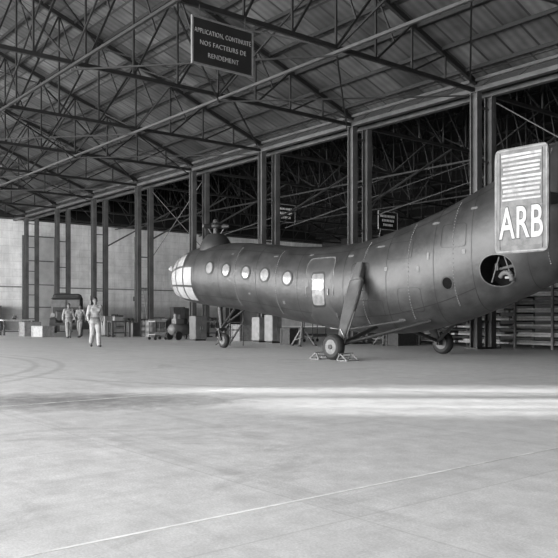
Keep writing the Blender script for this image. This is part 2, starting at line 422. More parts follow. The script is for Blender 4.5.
for i, k in enumerate(range(1, 7)):
    b = MB()
    b.tube((S0+k*DS, D1+.15, 5.6), (S0+k*DS, D1+5.33, 8.5), .05, n=6)
    tag(hang(b, 'knee_brace', M['column']), 'slanting knee brace from column to far truss, %s from the end wall' % ORD[i], 'brace', 'knee braces of the far bay')
for i, k in enumerate((3, 4, 5)):
    b = MB(); b.tube((S0+k*DS+.3, 29.2, 8.4), (S0+(k+1)*DS-.3, D1+.3, 5.2), .025, n=6); b.tube((S0+(k+1)*DS-.3, 29.2, 8.35), (S0+k*DS+.3, D1+.3, 5.15), .025, n=6)
    tag(hang(b, 'tie_rod', M['greybox']), 'thin crossed tie rods stretched behind the columns, %s pair from the nose' % ORD[i], 'rod', 'thin tie rods')
for i, (k, lab) in enumerate(((2, 'thin crossed cables between the columns left of the front rotor hub'), (6, 'thin crossed cables between the columns above the tail'))):
    b = MB(); b.tube((S0+k*DS+.25, D1, 8.3), (S0+(k+1)*DS-.25, D1, 4.6), .02, n=6); b.tube((S0+(k+1)*DS-.25, D1+.05, 8.3), (S0+k*DS+.25, D1+.05, 4.6), .02, n=6)
    tag(hang(b, 'brace_cable', M['greybox']), lab, 'cable', 'crossed cables between columns')
for i, (D, lab) in enumerate(((17.5, 'thin vertical pipe on the end wall behind the truck'), (27.5, 'thin vertical pipe on the end wall right of the tall door'), (31.5, 'second thin vertical pipe on the end wall right of the tall door'))):
    b = MB(); b.tube((SF+.08, D, 0), (SF+.08, D, 8), .06, n=8); b.box((SF+.08, D, 2.6), (.14, .3, .4)); tag(hang(b, 'wall_pipe', M['column']), lab, 'pipe', 'pipes on the end wall')

# hanging signs
def sign(name, lab, loc, w, h, top=8.5, fm='signframe'):
    t = thing(name, lab, 'sign', loc, RA)
    b = MB(); b.box((0, 0, 0), (.04, w, h)); b.build('board', M['sign'], t)
    b = MB()
    for y in (-w/2, w/2): b.box((.01, y, 0), (.06, .04, h+.04))
    for z in (-h/2, h/2): b.box((.01, 0, z), (.06, w, .04))
    b.build('frame', M[fm], t)
    for y in (-w*.38, w*.38):
        b = MB(); b.tube((0, y, h/2), (0, y, max(h/2+.05, top-loc[2])), .012, n=6); b.build('hanger', M['dark'], t)
    return t
YL = 17.67
pl = Vector((-.116*YL, YL, 0)); wS = .1*YL; cS = pl + n_*wS/2
sg = sign('hanging_sign', 'large black sign board with pale lettering hanging at top from the roof truss', (cS.x, cS.y, 7.63), wS, 1.1)
rotS = (math.radians(90), 0, math.radians(90))
for txt, z, sz, sx in (('APPLICATION, CONTINUITÉ', .24, .16, .75), ('NOS FACTEURS DE', -.03, .16, .92), ('RENDEMENT', -.3, .16, .92)):
    text_obj('lettering', txt, sz, M['signtext'], sg, (.026, 0, z), rotS, sx, -.001, spacing=1.1)
for (u, Y, Zc, w, h, lab) in ((.009, 47.5, 7.6, 1.5, 1.1, 'small dark hanging sign behind the cabin roof, left of the middle column'),
                              (.145, 46.5, 7.0, 1.7, 1.1, 'small dark hanging sign just above the rear fuselage, right of the middle column')):
    p = Vector((u*Y, Y, Zc)); t = sign('hanging_sign', lab, p, w, h, 8.5, 'signframe2')
    for z, ww in ((.27, .8), (0, .62), (-.27, .5)):
        y = -w*ww/2
        while y < w*ww/2-.06:
            b = MB(); q = random.uniform(.06, .1); b.box((.03, y+q/2, z), (.01, q, .14)); y += q+.05; b.build('letter', M['signtext2'], t)

# ---------------------------------------------------------------- helicopter  (local x -> tail, y -> starboard/away, z up)
HA = math.atan2(-.751, .66)
heli = thing('helicopter', 'large dark tandem rotor helicopter with curved fuselage parked on wheels', 'helicopter', (3.05, 20.2, 0), HA)
ST = [(-10.35, 2.62, 2.2, .03), (-10.28, 2.83, 2.0, .24), (-10.05, 3.04, 1.84, .46), (-9.7, 3.25, 1.71, .64), (-9.2, 3.42, 1.6, .78), (-8.5, 3.53, 1.5, .87), (-7, 3.56, 1.36, .92), (-5.06, 3.40, 1.15, .94), (-3.65, 3.22, .95, .95),
      (-1.95, 3.12, .74, .97), (-.8, 3.17, .63, .98), (.27, 3.36, .63, .97), (1.87, 3.78, .86, .93), (3.29, 4.3, 1.29, .87), (4.51, 4.82, 1.77, .76), (5.5, 5.2, 2.28, .62), (6.3, 5.3, 2.85, .45), (6.7, 5.2, 3.4, .2), (6.8, 4.9, 4.0, .03)]
def prof(t):
    t = max(ST[0][0], min(ST[-1][0]-1e-6, t))
    for i in range(len(ST)-1):
        if t <= ST[i+1][0]: break
    a, b = ST[i], ST[i+1]; h = b[0]-a[0]; u = (t-a[0])/h; out = []
    for k in (1, 2, 3):
        def slope(j):
            if j == 0: return (ST[1][k]-ST[0][k])/(ST[1][0]-ST[0][0])
            if j == len(ST)-1: return (ST[-1][k]-ST[-2][k])/(ST[-1][0]-ST[-2][0])
            d1 = (ST[j][k]-ST[j-1][k])/(ST[j][0]-ST[j-1][0]); d2 = (ST[j+1][k]-ST[j][k])/(ST[j+1][0]-ST[j][0])
            return 0 if d1*d2 <= 0 else 2*d1*d2/(d1+d2)
        m0, m1 = slope(i)*h, slope(i+1)*h
        out.append((2*u**3-3*u*u+1)*a[k] + (u**3-2*u*u+u)*m0 + (-2*u**3+3*u*u)*b[k] + (u**3-u*u)*m1)
    return out
PW = 2.25
def ringpt(t, ph, off=0):
    tp_, bt, w = prof(t); c = (tp_+bt)/2; hh = (tp_-bt)/2
    cs, sn = math.cos(ph), math.sin(ph)
    y = (w+off)*math.copysign(abs(cs)**(2/PW), cs); z = c + (hh+off)*math.copysign(abs(sn)**(2/PW), sn)
    return Vector((t, y, z))
def surf(t, z):
    tp_, bt, w = prof(t); c = (tp_+bt)/2; hh = (tp_-bt)/2
    q = min(.999, abs(z-c)/hh); return w*(1-q**PW)**(1/PW)
def ellipse(a, b_, n=24, e=2.0):
    o = []
    for i in range(n):
        c, s = math.cos(2*math.pi*i/n), math.sin(2*math.pi*i/n)
        o.append((a*math.copysign(abs(c)**(2/e), c), b_*math.copysign(abs(s)**(2/e), s)))
    return o
fm = MB(); NT, NR = 110, 48
ts = [ST[0][0]+(ST[-1][0]-ST[0][0])*(.5-.5*math.cos(math.pi*i/NT)) *1 for i in range(NT+1)]
vs = [ringpt(t, 2*math.pi*j/NR) for t in ts for j in range(NR)]
fs = [(i*NR+j, i*NR+(j+1) % NR, (i+1)*NR+(j+1) % NR, (i+1)*NR+j) for i in range(NT) for j in range(NR)]
fs += [tuple(range(NR)), tuple(range(NT*NR, NT*NR+NR))]
fm.add(vs, fs); hull = fm.build('hull_tmp', M['paint'], None, True)
ET, EZ_, EA, EB = 3.68, 2.13, .39, .35
cutters = []
for side in (-1, 1):
    ol = ellipse(EA, EB, 40, 2.2); n = len(ol)
    v = [(ET+a, side*.3, EZ_+c) for a, c in ol]+[(ET+a, side*1.4, EZ_+c) for a, c in ol]
    b = MB(); b.add(v, [(i, (i+1) % n, n+(i+1) % n, n+i) for i in range(n)]+[tuple(range(n)), tuple(range(n, 2*n))])
    c = b.build('cutter_tmp', M['black']); cutters.append(c)
    bo = hull.modifiers.new('b', 'BOOLEAN'); bo.operation = 'DIFFERENCE'; bo.solver = 'EXACT'; bo.object = c
me = eval_mesh(hull)
for c in cutters: bpy.data.objects.remove(c)
bpy.data.objects.remove(hull)
me.materials.clear(); me.materials.append(M['paint'])
for p in me.polygons: p.use_smooth = True; p.material_index = 0
try: me.set_sharp_from_angle(angle=math.radians(40))
except Exception: pass
fo = bpy.data.objects.new('fuselage', me); COL.objects.link(fo); fo.parent = heli
for t in (-8.05, -6.6, -4.65, -2.75, -.9, .6, 2.05, 3.1, 4.4):
    b = MB(); N = 48; v = []
    for d in (-.01, .01):
        v += [ringpt(t+d, 2*math.pi*j/N, .004) for j in range(N)]
    b.add(v, [(j, (j+1) % N, N+(j+1) % N, N+j) for j in range(N)])
    b.build('panel_seam', M['seam'], heli)
for ph, t0, t1 in ((180-48, -8, 4.2), (180+38, -8, 3.1)):
    ph = math.radians(ph); b = MB(); vv = []
    for i in range(60):
        t = t0+i*(t1-t0)/59
        vv += [ringpt(t, ph-.009, .005), ringpt(t, ph+.009, .005)]
    b.add(vv, [(2*i, 2*i+1, 2*i+3, 2*i+2) for i in range(59)])
    b.build('stringer_seam', M['seam'], heli)
for t in (-5.7, -3.7, -.2, 1.3, 2.6, 4.85):
    b = MB()
    for i in range(34):
        ph = math.radians(125+i*3.2); p = ringpt(t, ph, .006)
        b.box(p, (.022, .012, .022))
    b.build('rivet_row', M['rivet'], heli)['kind'] = 'stuff'
def patch(mb, outline, ct, cz, off=.01, side=-1, s0=0.0, s1=1.0, R=4):
    n = len(outline); v = []
    for j in range(R+1):
        k = s0+(s1-s0)*j/R
        for (a, c) in outline:
            t, z = ct+a*k, cz+c*k
            v.append((t, side*(surf(t, z)+off), z))
    mb.add(v, [(j*n+i, j*n+(i+1) % n, (j+1)*n+(i+1) % n, (j+1)*n+i) for j in range(R) for i in range(n)])
for side in (-1, 1):
    for t, z in ((-7.1, 2.70), (-6.17, 2.59), (-5.14, 2.46), (-4.22, 2.35), (-3.18, 2.21)):
        b = MB(); patch(b, ellipse(.185, .185), t, z, .012, side); w = b.build('cabin_window', M['porthole'], heli)
        b = MB(); patch(b, ellipse(.185, .185), t, z, .018, side, 1.0, 1.3, 1); b.build('window_rim', M['seam'], w)
b = MB(); patch(b, ellipse(.54, .98, 44, 9), -1.82, 1.735, .014, -1, R=7); dro = b.build('door', M['paint2'], heli, True)
b = MB(); patch(b, ellipse(.54, .98, 44, 9), -1.82, 1.735, .02, -1, 1.0, 1.035, 1); b.build('door_frame', M['light_line'], dro)
b = MB(); patch(b, ellipse(.24, .44, 32, 8), -1.86, 1.84, .022, -1, 1.0, 1.14, 1); b.build('window_rim', M['seam'], dro)
b = MB(); patch(b, ellipse(.24, .44, 32, 8), -1.86, 1.84, .024, -1, R=3); b.build('door_window', M['porthole'], dro)
b = MB(); b.tube((-1.45, -surf(-1.45, 1.75)-.04, 1.68), (-1.45, -surf(-1.45, 1.75)-.04, 1.85), .015); b.build('door_handle', M['alu'], dro)
for t, z, a, c in ((-.3, 2.0, .32, .5), (1.0, 2.75, .4, .22), (2.6, 3.0, .35, .28), (1.3, 1.5, .35, .3), (.2, 1.3, .25, .2)):
    b = MB(); patch(b, ellipse(a, c, 32, 8), t, z, .006, -1, .97, 1.015, 1); b.build('hatch_outline', M['seam'], heli)
for t, z, a, c in ((-.75, 2.72, .1, .03), (.6, 2.3, .05, .05), (1.6, 2.25, .04, .07), (2.0, 3.35, .12, .03), (2.9, 2.6, .05, .05), (-2.4, 2.85, .08, .025), (.9, 1.0, .1, .03), (3.1, 3.6, .1, .03), (-.9, 1.3, .04, .08), (.3, 2.9, .14, .025), (1.9, 2.55, .03, .09), (-3.9, 2.9, .1, .02), (-6.0, 3.1, .06, .02), (-5.0, 1.8, .05, .03), (-3.4, 1.5, .05, .05)):
    b = MB(); patch(b, ellipse(a, c, 16, 4), t, z, .012, -1, R=2); b.build('hull_fitting', M['light_line'], heli)
b = MB(); patch(b, ellipse(.13, .14), 2.42, 1.88, .012, -1); pp = b.build('flank_port', M['black'], heli)
b = MB(); patch(b, ellipse(.13, .14), 2.42, 1.88, .02, -1, 1, 1.25, 1); b.build('port_rim', M['dark'], pp)
for side in (-1, 1):
    ol = ellipse(EA*.985, EB*.985, 40, 2.2); n = len(ol)
    v = [(ET+a, side*(surf(ET+a, EZ_+c)-.004), EZ_+c) for a, c in ol]+[(ET+a*.97, side*.34, EZ_+c*.97) for a, c in ol]
    b = MB(); b.add(v, [(i, (i+1) % n, n+(i+1) % n, n+i) for i in range(n)]+[tuple(range(n, 2*n))])
    ex = b.build('exhaust_recess', M['black'], heli)
    b = MB(); patch(b, ellipse(EA, EB, 40, 2.2), ET, EZ_, .008, side, 1.0, 1.06, 1); b.build('exhaust_rim', M['strut'], ex, True)
    y = side*.5
    b = MB(); pr = None
    for i in range(8):
        a = math.radians(150-i*22); p = Vector((ET+.12+.2*math.cos(a), y+side*.02*i, EZ_-.24+.2*math.sin(a)))
        if pr: b.tube(pr, p, .06, n=14, cap=(i in (1,)))
        pr = p
    b.build('exhaust_pipe', M['greybox'], ex, True)
    b = MB(); b.tube((ET-.03, side*.6, EZ_+.32), (ET-.22, side*.6, EZ_-.26), .016); b.build('exhaust_brace', M['greybox'], ex)
    b = MB(); b.tube((ET+.1, side*.6, EZ_+.33), (ET+.3, side*.6, EZ_-.2), .014); b.build('exhaust_brace', M['strut'], ex)
    b = MB(); b.tube((ET+.36, side*.5, EZ_+.12), (ET-.1, side*.45, EZ_+.05), .045, .03); b.build('exhaust_duct', M['strut'], ex)
    b = MB(); b.box((ET+.2, side*.58, EZ_-.16), (.16, .05, .05)); b.build('bracket', M['palebox'], ex)
    b = MB(); b.box((ET-.18, side*.45, EZ_+.1), (.08, .05, .16)); b.build('bracket', M['greybox'], ex)
def gpanel(t0, t1, p0, p1, side, mt, name='cockpit_window', off=.014):
    v = []; A, B = 6, 6
    for i in range(A+1):
        for j in range(B+1):
            t = t0+(t1-t0)*i/A; ph = math.radians(p0+(p1-p0)*j/B)
            p = ringpt(t, ph, off)
            v.append((p.x, side*abs(p.y), p.z))
    b = MB(); b.add(v, [(i*(B+1)+j, i*(B+1)+j+1, (i+1)*(B+1)+j+1, (i+1)*(B+1)+j) for i in range(A) for j in range(B)])
    return b.build(name, M[mt], heli, True)
for side in (-1, 1):
    gpanel(-10.27, -8.15, -56, 16, side, 'glassframe', 'cockpit_frame', .008)
    gpanel(-10.27, -8.7, 16, 49, side, 'glassframe', 'cockpit_frame', .008)
    for (a, c) in ((-10.25, -9.94), (-9.87, -9.35), (-9.27, -8.79), (-8.7, -8.19)):
        for (p, q) in ((-54, -21), (-16.5, 13), (17.5, 47)):
            if a > -8.75 and p > 10: continue
            gpanel(a, c, p, q, side, 'glass')
    gpanel(-10.22, -9.6, 52, 84, side, 'glass')
b = MB(); b.add([(-9.78, -.62, 2.9), (-9.78, -.62, 2.72), (-9.9, -.65, 2.79), (-9.82, -.65, 2.9), (-9.82, -.65, 2.72), (-9.93, -.68, 2.79)], [(0,1,2), (5,4,3), (0,3,4,1), (1,4,5,2), (2,5,3,0)])
b.build('nose_vane', M['palebox'], heli, label='small pale triangular vane beside the cockpit')
b = MB(); b.lathe([(.58, 3.25), (.56, 3.55), (.48, 3.72), (.38, 3.86), (.28, 3.95)], (-7.95, 0, 0)); b.build('front_pylon', M['paint'], heli, True)
def hub(t, z):
    b = MB(); b.lathe([(.1, z-.3), (.1, z), (.24, z+.02), (.26, z+.1), (.22, z+.15), (.12, z+.19), (.1, z+.3), (.04, z+.32)], (t, 0, 0)); h = b.build('rotor_hub', M['dark'], heli, True)
    for a in (25, 145, 265):
        d = Vector((math.cos(math.radians(a)), math.sin(math.radians(a)), -.05)); c = Vector((t, 0, z+.08))
        b = MB(); b.tube(c, c+d*.36, .07, .065); b.tube(c+d*.3, c+d*.52, .095, .05); b.build('blade_grip', M['dark'], h)
        b = MB(); b.tube(c+d*.34+Vector((0, 0, -.02)), Vector((t, 0, z-.22))+d*.16, .02); b.build('pitch_link', M['greybox'], h)
    b = MB(); b.lathe([(.19, z-.26), (.21, z-.23), (.19, z-.2)], (t, 0, 0)); b.build('swash_plate', M['strut'], h, True)
hub(-7.95, 4.15)
b = MB(); b.lathe([(.6, 4.6), (.5, 5.2), (.38, 5.5), (.28, 5.62)], (6.0, 0, 0)); b.build('rear_pylon', M['paint'], heli, True)
hub(6.0, 5.8)
b = MB(); b.tube((-5.6, 0, 3.4), (-5.5, 0, 3.75), .015); b.build('antenna', M['dark'], heli)
b = MB(); b.tube((-.5, 0, 3.1), (-.4, 0, 3.5), .015); b.build('antenna', M['dark'], heli)
for sd in (-1, 1):
    b = MB(); y0, y1 = sd*.5, sd*1.97
    v = []
    for (y, ta, tb, th) in ((y0, 4.45, 5.75, .09), (y1, 4.6, 5.55, .06)):
        v += [(ta, y, 3.55), (ta+.3, y, 3.55+th), (tb, y, 3.55+.01), (tb, y, 3.55-.01), (ta+.3, y, 3.55-th)]
    b.add(v, [(i, (i+1) % 5, 5+(i+1) % 5, 5+i) for i in range(5)]+[(4,3,2,1,0), (5,6,7,8,9)])
    b.build('tail_stabiliser', M['paint'], heli)
for sd in (-1, 1):
    ol = [(a+5.05, c+3.44) for a, c in ellipse(.6, 1.07, 64, 14)]
    n = len(ol); v = [(t, sd*2.0-.035, z) for t, z in ol]+[(t, sd*2.0+.035, z) for t, z in ol]
    b = MB(); b.add(v, [(i, (i+1) % n, n+(i+1) % n, n+i) for i in range(n)]+[tuple(range(n)), tuple(range(n, 2*n))])
    fin = b.build('end_fin', M['fin'], heli, label='grey vertical fin with white stripes and lettering' if sd < 0 else None)
    y = sd*2.04
    b = MB(); b.box((5.05, sd*2.037, 2.92), (.98, .006, .8)); b.build('lettering_panel', M['finpale'], fin)
    for i in range(11):
        hh = random.uniform(.036, .055); ww = .86+random.uniform(-.07, .04)
        b = MB(); b.bar((5.06-ww/2, y, 3.46+i*.09), (5.06+ww/2, y, 3.46+i*.09+random.uniform(-.012, .012)), .008, hh); b.build('fin_stripe', M['stripe'], fin)
    for x_ in (4.58, 5.52):
        b = MB(); b.box((x_, y, 3.44), (.014, .006, 1.98)); b.build('rudder_line', M['seam'], fin)
    for t_ in (4.49, 5.61):
        b = MB(); b.box((t_, y, 3.44), (.025, .006, 1.95)); b.build('fin_edge', M['finedge'], fin)
    for z_ in (2.41, 4.47):
        b = MB(); b.box((5.05, y, z_), (1.1, .006, .025)); b.build('fin_edge', M['finedge'], fin)
    rot = (math.radians(90), 0, 0 if sd < 0 else math.pi)
    text_obj('letter_outline', 'ARB', .9, M['seam'], fin, (5.06, sd*2.042, 2.95), rot, .57, .032, .001, spacing=1.06)
    text_obj('fin_lettering', 'ARB', .9, M['white'], fin, (5.06, sd*2.046, 2.95), rot, .57, .012, spacing=1.06)
def wheel(c, rad, wid, parent, name='main_wheel'):
    b = MB(); rr = rad; w = wid/2
    b.lathe([(rr*.55, -w*.9), (rr*.8, -w), (rr*.95, -w*.7), (rr, -w*.3), (rr, w*.3), (rr*.95, w*.7), (rr*.8, w), (rr*.55, w*.9)], c, 'y', 32)
    t = b.build(name, M['rubber'], parent, True)
    b = MB(); b.lathe([(rr*.56, -w*.92), (rr*.5, -w*.8), (rr*.2, -w*.75), (rr*.18, -w*1.1), (rr*.18, w*1.1), (rr*.2, w*.75), (rr*.5, w*.8), (rr*.56, w*.92)], c, 'y', 24); b.build('wheel_rim', M['light_line'], t, True)
    for i in range(5):
        a = 2*math.pi*i/5
        b = MB(); b.tube((c[0]+rr*.36*math.cos(a), c[1]-w*.86, c[2]+rr*.36*math.sin(a)), (c[0]+rr*.36*math.cos(a), c[1]+w*.86, c[2]+rr*.36*math.sin(a)), rr*.11); b.build('rim_hole', M['black'], t)
    return t
for sd in (-1, 1):
    wheel((0, sd*2.25, .33), .33, .24, heli)
    ax = Vector((0, sd*2.02, .36)); top = Vector((-.26, sd*.96, 2.44)); dz = (top-ax).normalized()
    wa = Vector((1, 0, 0)); wa = (wa-dz*wa.dot(dz)).normalized(); wb = dz.cross(wa).normalized()
    secs = []
    for f, a, bb in ((0, .08, .06), (.1, .12, .06), (.35, .19, .065), (.6, .225, .07), (.78, .215, .07), (.8, .14, .1), (.96, .14, .1), (1.02, .1, .09)):
        secs.append((ax.lerp(top, f), wa*a, wb*bb))
    b = MB(); b.loft(secs, 28, 4.5); sth = b.build('shock_strut', M['strut'], heli, True)
    b = MB(); p = ax.lerp(top, .8); b.loft([(p-dz*.03, wa*.2, wb*.12), (p+dz*.03, wa*.2, wb*.12)]); b.build('collar', M['light_line'], sth)
    b = MB(); b.tube(ax.lerp(top, .4)+wa*.2, ax.lerp(top, .02)+wa*.13, .018); b.build('brake_line', M['alu'], sth)
    b = MB(); b.tube((0, sd*1.9, .33), (0, sd*2.38, .33), .05); b.box((0, sd*2.02, .38), (.18, .16, .22)); b.build('axle', M['dark'], heli)
    b = MB(); b.tube((0, sd*2.0, .38), (-.1, sd*.5, .82), .05, .06); b.build('lower_strut', M['dark'], heli)
    b = MB(); b.tube((0, sd*2.0, .38), (1.7, sd*.55, .98), .045, .05); b.build('drag_strut', M['dark'], heli)
    b = MB(); b.tube((0.02, sd*1.85, .75), (1.0, sd*.75, .98), .025, .025); b.build('side_brace', M['strut'], heli)
    b = MB(); b.bar((.05, sd*2.05, .77), (.2, sd*2.06, .57), .03); b.bar((.2, sd*2.06, .57), (.05, sd*2.08, .4), .03); b.build('torque_link', M['alu'], heli)
wheel((-7.5, 0, .26), .26, .18, heli, 'nose_wheel')
b = MB()
for y in (-.13, .13): b.bar((-7.5, y, .26), (-7.62, y, .62), .04, .07)
b.box((-7.62, 0, .64), (.16, .34, .1)); b.build('nose_fork', M['dark'], heli)
b = MB(); b.tube((-7.62, 0, .64), (-7.75, 0, 1.55), .07, .1); b.build('nose_strut', M['dark'], heli, True)
for y in (-.25, .25):
    b = MB(); b.tube((-7.62, 0, .7), (-6.5, y, 1.4), .04); b.build('nose_brace', M['dark'], heli)
hm = Matrix.Translation((3.05, 20.2, 0)) @ Matrix.Rotation(HA, 4, 'Z')
for i, (t, lab) in enumerate(((-.46, 'open framed wheel chock in front of the near main wheel'), (.46, 'open framed wheel chock behind the near main wheel'))):
    p = hm @ Vector((t, -2.25, 0)); s = -1 if t < 0 else 1
    c = thing('wheel_chock', lab, 'chock', p, HA, 'wheel chocks')
    for y in (-.2, .2):
        b = MB(); b.bar((s*.2, y, .015), (-s*.14, y, .015), .026); b.bar((s*.2, y, .015), (-s*.04, y, .18), .026); b.bar((-s*.14, y, .015), (-s*.04, y, .18), .026); b.build('side_frame', M['wood'], c)
    for x, z in ((s*.2, .02), (-s*.14, .02), (-s*.09, .1)):
        b = MB(); b.tube((x, -.2, z), (x, .2, z), .014, n=8); b.build('cross_bar', M['wood'], c)
    b = MB(); b.tube((-s*.04, -.26, .18), (-s*.04, .26, .18), .014, n=8); b.build('carry_bar', M['wood'], c)

# ---------------------------------------------------------------- people
def remesh(mb, name, mt, parent, vox, sm=3):
    o = mb.build(name+'_tmp', mt)
    r = o.modifiers.new('r', 'REMESH'); r.mode = 'VOXEL'; r.voxel_size = vox; r.use_smooth_shade = True
    s = o.modifiers.new('s', 'SMOOTH'); s.iterations = sm; s.factor = .5
    me = eval_mesh(o); bpy.data.objects.remove(o)
    me.materials.clear(); me.materials.append(mt)
    for p in me.polygons: p.use_smooth = True
    q = bpy.data.objects.new(name, me); COL.objects.link(q); q.parent = parent; return q
def limb(mb, pts, rs):
    for i in range(len(pts)-1):
        mb.tube(pts[i], pts[i+1], rs[i], rs[i+1], 14)
    for p, r in zip(pts, rs): mb.ell(p, (r, r, r), 14, 8)
def person(lab, loc, rz, lead, H, cloth, trous, swing=1.0, stride=1.0, elbow=0.0, belt=True):
    t = thing('person', lab, 'person', loc, rz); k = H/1.74
    V = lambda x, y, z: Vector((x*k, y*k, z*k))
    L = lead
    hip = {s: V(s*.09, 0, .9) for s in (-1, 1)}
    knee = {L: V(L*.095, -.18*stride, .49), -L: V(-L*.095, -.03*stride, .48)}
    ank = {L: V(L*.095, -.25*stride, .1), -L: V(-L*.095, .27*stride, .16)}
    toe = {L: V(L*.11, -.43*stride-.02*(1-stride), .05), -L: V(-L*.11, .11*stride-.09*(1-stride), .045)}
    sh = {s: V(s*.185, 0, 1.41) for s in (-1, 1)}
    elb = {s: V(s*.25, (.12 if s == L else -.05)*swing, 1.13) for s in (-1, 1)}
    wr = {s: V(s*.265, (.06 if s == L else -.26)*swing - elbow, .9+elbow*.5+(.03 if s != L else 0)*swing) for s in (-1, 1)}
    b = MB()
    for s in (-1, 1):
        limb(b, [hip[s], knee[s], ank[s]], [.085*k, .055*k, .038*k]); b.tube(ank[s], toe[s], .035*k, .03*k)
        limb(b, [sh[s], elb[s], wr[s]], [.055*k, .04*k, .028*k])
        d = (wr[s]-elb[s]).normalized()
        side = Vector((0, 1, 0)) ; side = (side-d*side.dot(d)).normalized(); inw = Vector((-s, 0, 0))
        for i in range(4):
            o = side*(.027-.018*i)*k
            b.tube(wr[s], wr[s]+d*.085*k+o, .018*k, .014*k, 8)
            f0 = wr[s]+d*.085*k+o; ln = (.07, .082, .078, .062)[3-i]*k
            f1 = f0+d*ln*.5+inw*.006*k; f2 = f1+(d*.8+inw*.6).normalized()*ln*.5
            b.tube(f0, f1, .0095*k, .009*k, 8); b.tube(f1, f2, .009*k, .0075*k, 8); b.ell(f1, (.009*k,)*3, 8, 6); b.ell(f2, (.0078*k,)*3, 8, 6); b.ell(f0, (.0105*k,)*3, 8, 6)
        th0 = wr[s]+d*.03*k-side*.015*k; th1 = th0-side*.035*k+d*.03*k+inw*.01*k; th2 = th1+d*.035*k-side*.008*k
        b.tube(th0, th1, .014*k, .011*k, 8); b.tube(th1, th2, .011*k, .009*k, 8); b.ell(th1, (.0115*k,)*3, 8, 6); b.ell(th2, (.009*k,)*3, 8, 6)
    b.ell(V(0, 0, .95), (.155*k, .11*k, .12*k)); b.ell(V(0, -.005, 1.28), (.165*k, .115*k, .19*k)); b.ell(V(0, 0, 1.1), (.14*k, .1*k, .15*k))
    b.tube(V(-.17, 0, 1.41), V(.17, 0, 1.41), .055*k); b.tube(V(0, .01, 1.4), V(0, -.01, 1.56), .06*k, .052*k)
    hc = V(0, -.025, 1.628)
    b.ell(hc, (.076*k, .095*k, .113*k), 20, 14); b.ell(hc+V(0, -.035, -.055), (.056*k, .062*k, .062*k), 16, 10)
    b.tube(hc+V(0, -.09, .01), hc+V(0, -.118, -.028), .009*k, .016*k, 8)
    b.ell(hc+V(0, -.085, -.062), (.024*k, .014*k, .01*k), 10, 6)
    for s in (-1, 1): b.ell(hc+V(s*.078, .005, -.01), (.012*k, .022*k, .032*k), 10, 8)
    body = remesh(b, 'body', M['skin'], t, .0075, 2)
    for s in (-1, 1):
        b = MB(); b.ell(hc+V(s*.031, -.089, .006), (.014*k, .008*k, .009*k), 10, 6); b.build('eye', M['eye'], body, True)
        b = MB(); b.ell(hc+V(s*.031, -.091, .026), (.02*k, .007*k, .005*k), 10, 6); b.build('eyebrow', M['hair'], body, True)
    b = MB(); b.ell(hc+V(0, -.097, -.063), (.022*k, .006*k, .004*k), 10, 6); b.build('mouth', M['eye'], body, True)
    b = MB(); b.ell(hc+V(0, .018, .03), (.085*k, .096*k, .1*k), 20, 14); b.ell(hc+V(0, .04, -.02), (.08*k, .072*k, .077*k), 16, 10); b.ell(hc+V(0, -.05, .085), (.062*k, .047*k, .032*k), 12, 8)
    remesh(b, 'hair', M['hair'], t, .01, 1)
    b = MB()
    for s in (-1, 1):
        e2 = elb[s].lerp(wr[s], .9)
        limb(b, [sh[s], elb[s], e2], [.076*k, .06*k, .05*k])
        for f in (.35, .6, .85): b.ell(sh[s].lerp(elb[s], f), (.07*k, .068*k, .02*k), 12, 6)
        b.ell(e2, (.056*k, .056*k, .022*k), 12, 6)
    b.ell(V(0, -.005, 1.28), (.185*k, .135*k, .2*k)); b.ell(V(0, 0, 1.08), (.165*k, .125*k, .17*k)); b.ell(V(0, 0, .94), (.182*k, .138*k, .12*k))
    b.tube(V(-.17, 0, 1.41), V(.17, 0, 1.41), .07*k); b.tube(V(0, .005, 1.4), V(0, 0, 1.485), .085*k, .07*k); b.tube(V(0, 0, .82), V(0, 0, .95), .18*k, .172*k, 20)
    jk = remesh(b, 'jacket', M[cloth], t, .014, 2)
    for s in (-1, 1):
        b = MB(); b.box(V(s*.09, -.125, 1.3), (.1*k, .03*k, .11*k)); b.build('pocket', M[cloth], jk)
        b = MB(); b.bar(V(s*.02, -.1, 1.47), V(s*.09, -.07, 1.46), .04*k, .02*k); b.build('collar', M[cloth], jk)
    if belt:
        b = MB(); b.lathe([(.165*k, 1.0*k), (.172*k, 1.0*k), (.172*k, 1.04*k), (.165*k, 1.04*k)], (0, 0, 0), n=28)
        for v in b.v: v.y *= .78
        b.build('belt', M['greybox'], jk)
    b = MB()
    for s in (-1, 1):
        a2 = ank[s].lerp(knee[s], .06)
        limb(b, [hip[s], knee[s], a2], [.108*k, .086*k, .076*k])
        for f in (.45, .7, .9): b.ell(knee[s].lerp(a2, f), (.086*k, .086*k, .022*k), 12, 6)
    b.ell(V(0, 0, .93), (.165*k, .12*k, .13*k))
    remesh(b, 'trousers', M[trous], t, .014, 2)
    for s in (-1, 1):
        b = MB(); hl = ank[s]+Vector((0, .035*k, -.05*k))
        b.tube(ank[s]+V(0, 0, .05), hl, .05*k, .045*k); b.ell(hl, (.043*k, .05*k, .04*k)); b.ell(toe[s], (.046*k, .06*k, .038*k)); b.tube(hl, toe[s], .042*k, .04*k)
        remesh(b, 'shoe', M['shoe'], t, .011, 2)
    return t
p1 = G(95, 347)
person('man in pale overalls and dark hair walking towards the camera, nearest of three', p1, math.radians(22), 1, 1.76, 'cloth1', 'cloth1', 1.1, 1.1)
p2 = G(68.5, 338.2)
person('man in grey work clothes walking, left one of the pair by the truck', p2, math.radians(28), -1, 1.72, 'cloth2', 'cloth2', .9, .9, .04)
p3 = G(80.5, 337.6)
person('man in grey work clothes walking, right one of the pair by the truck', p3, math.radians(-14), 1, 1.68, 'cloth2', 'cloth3', 1.0, 1.0)

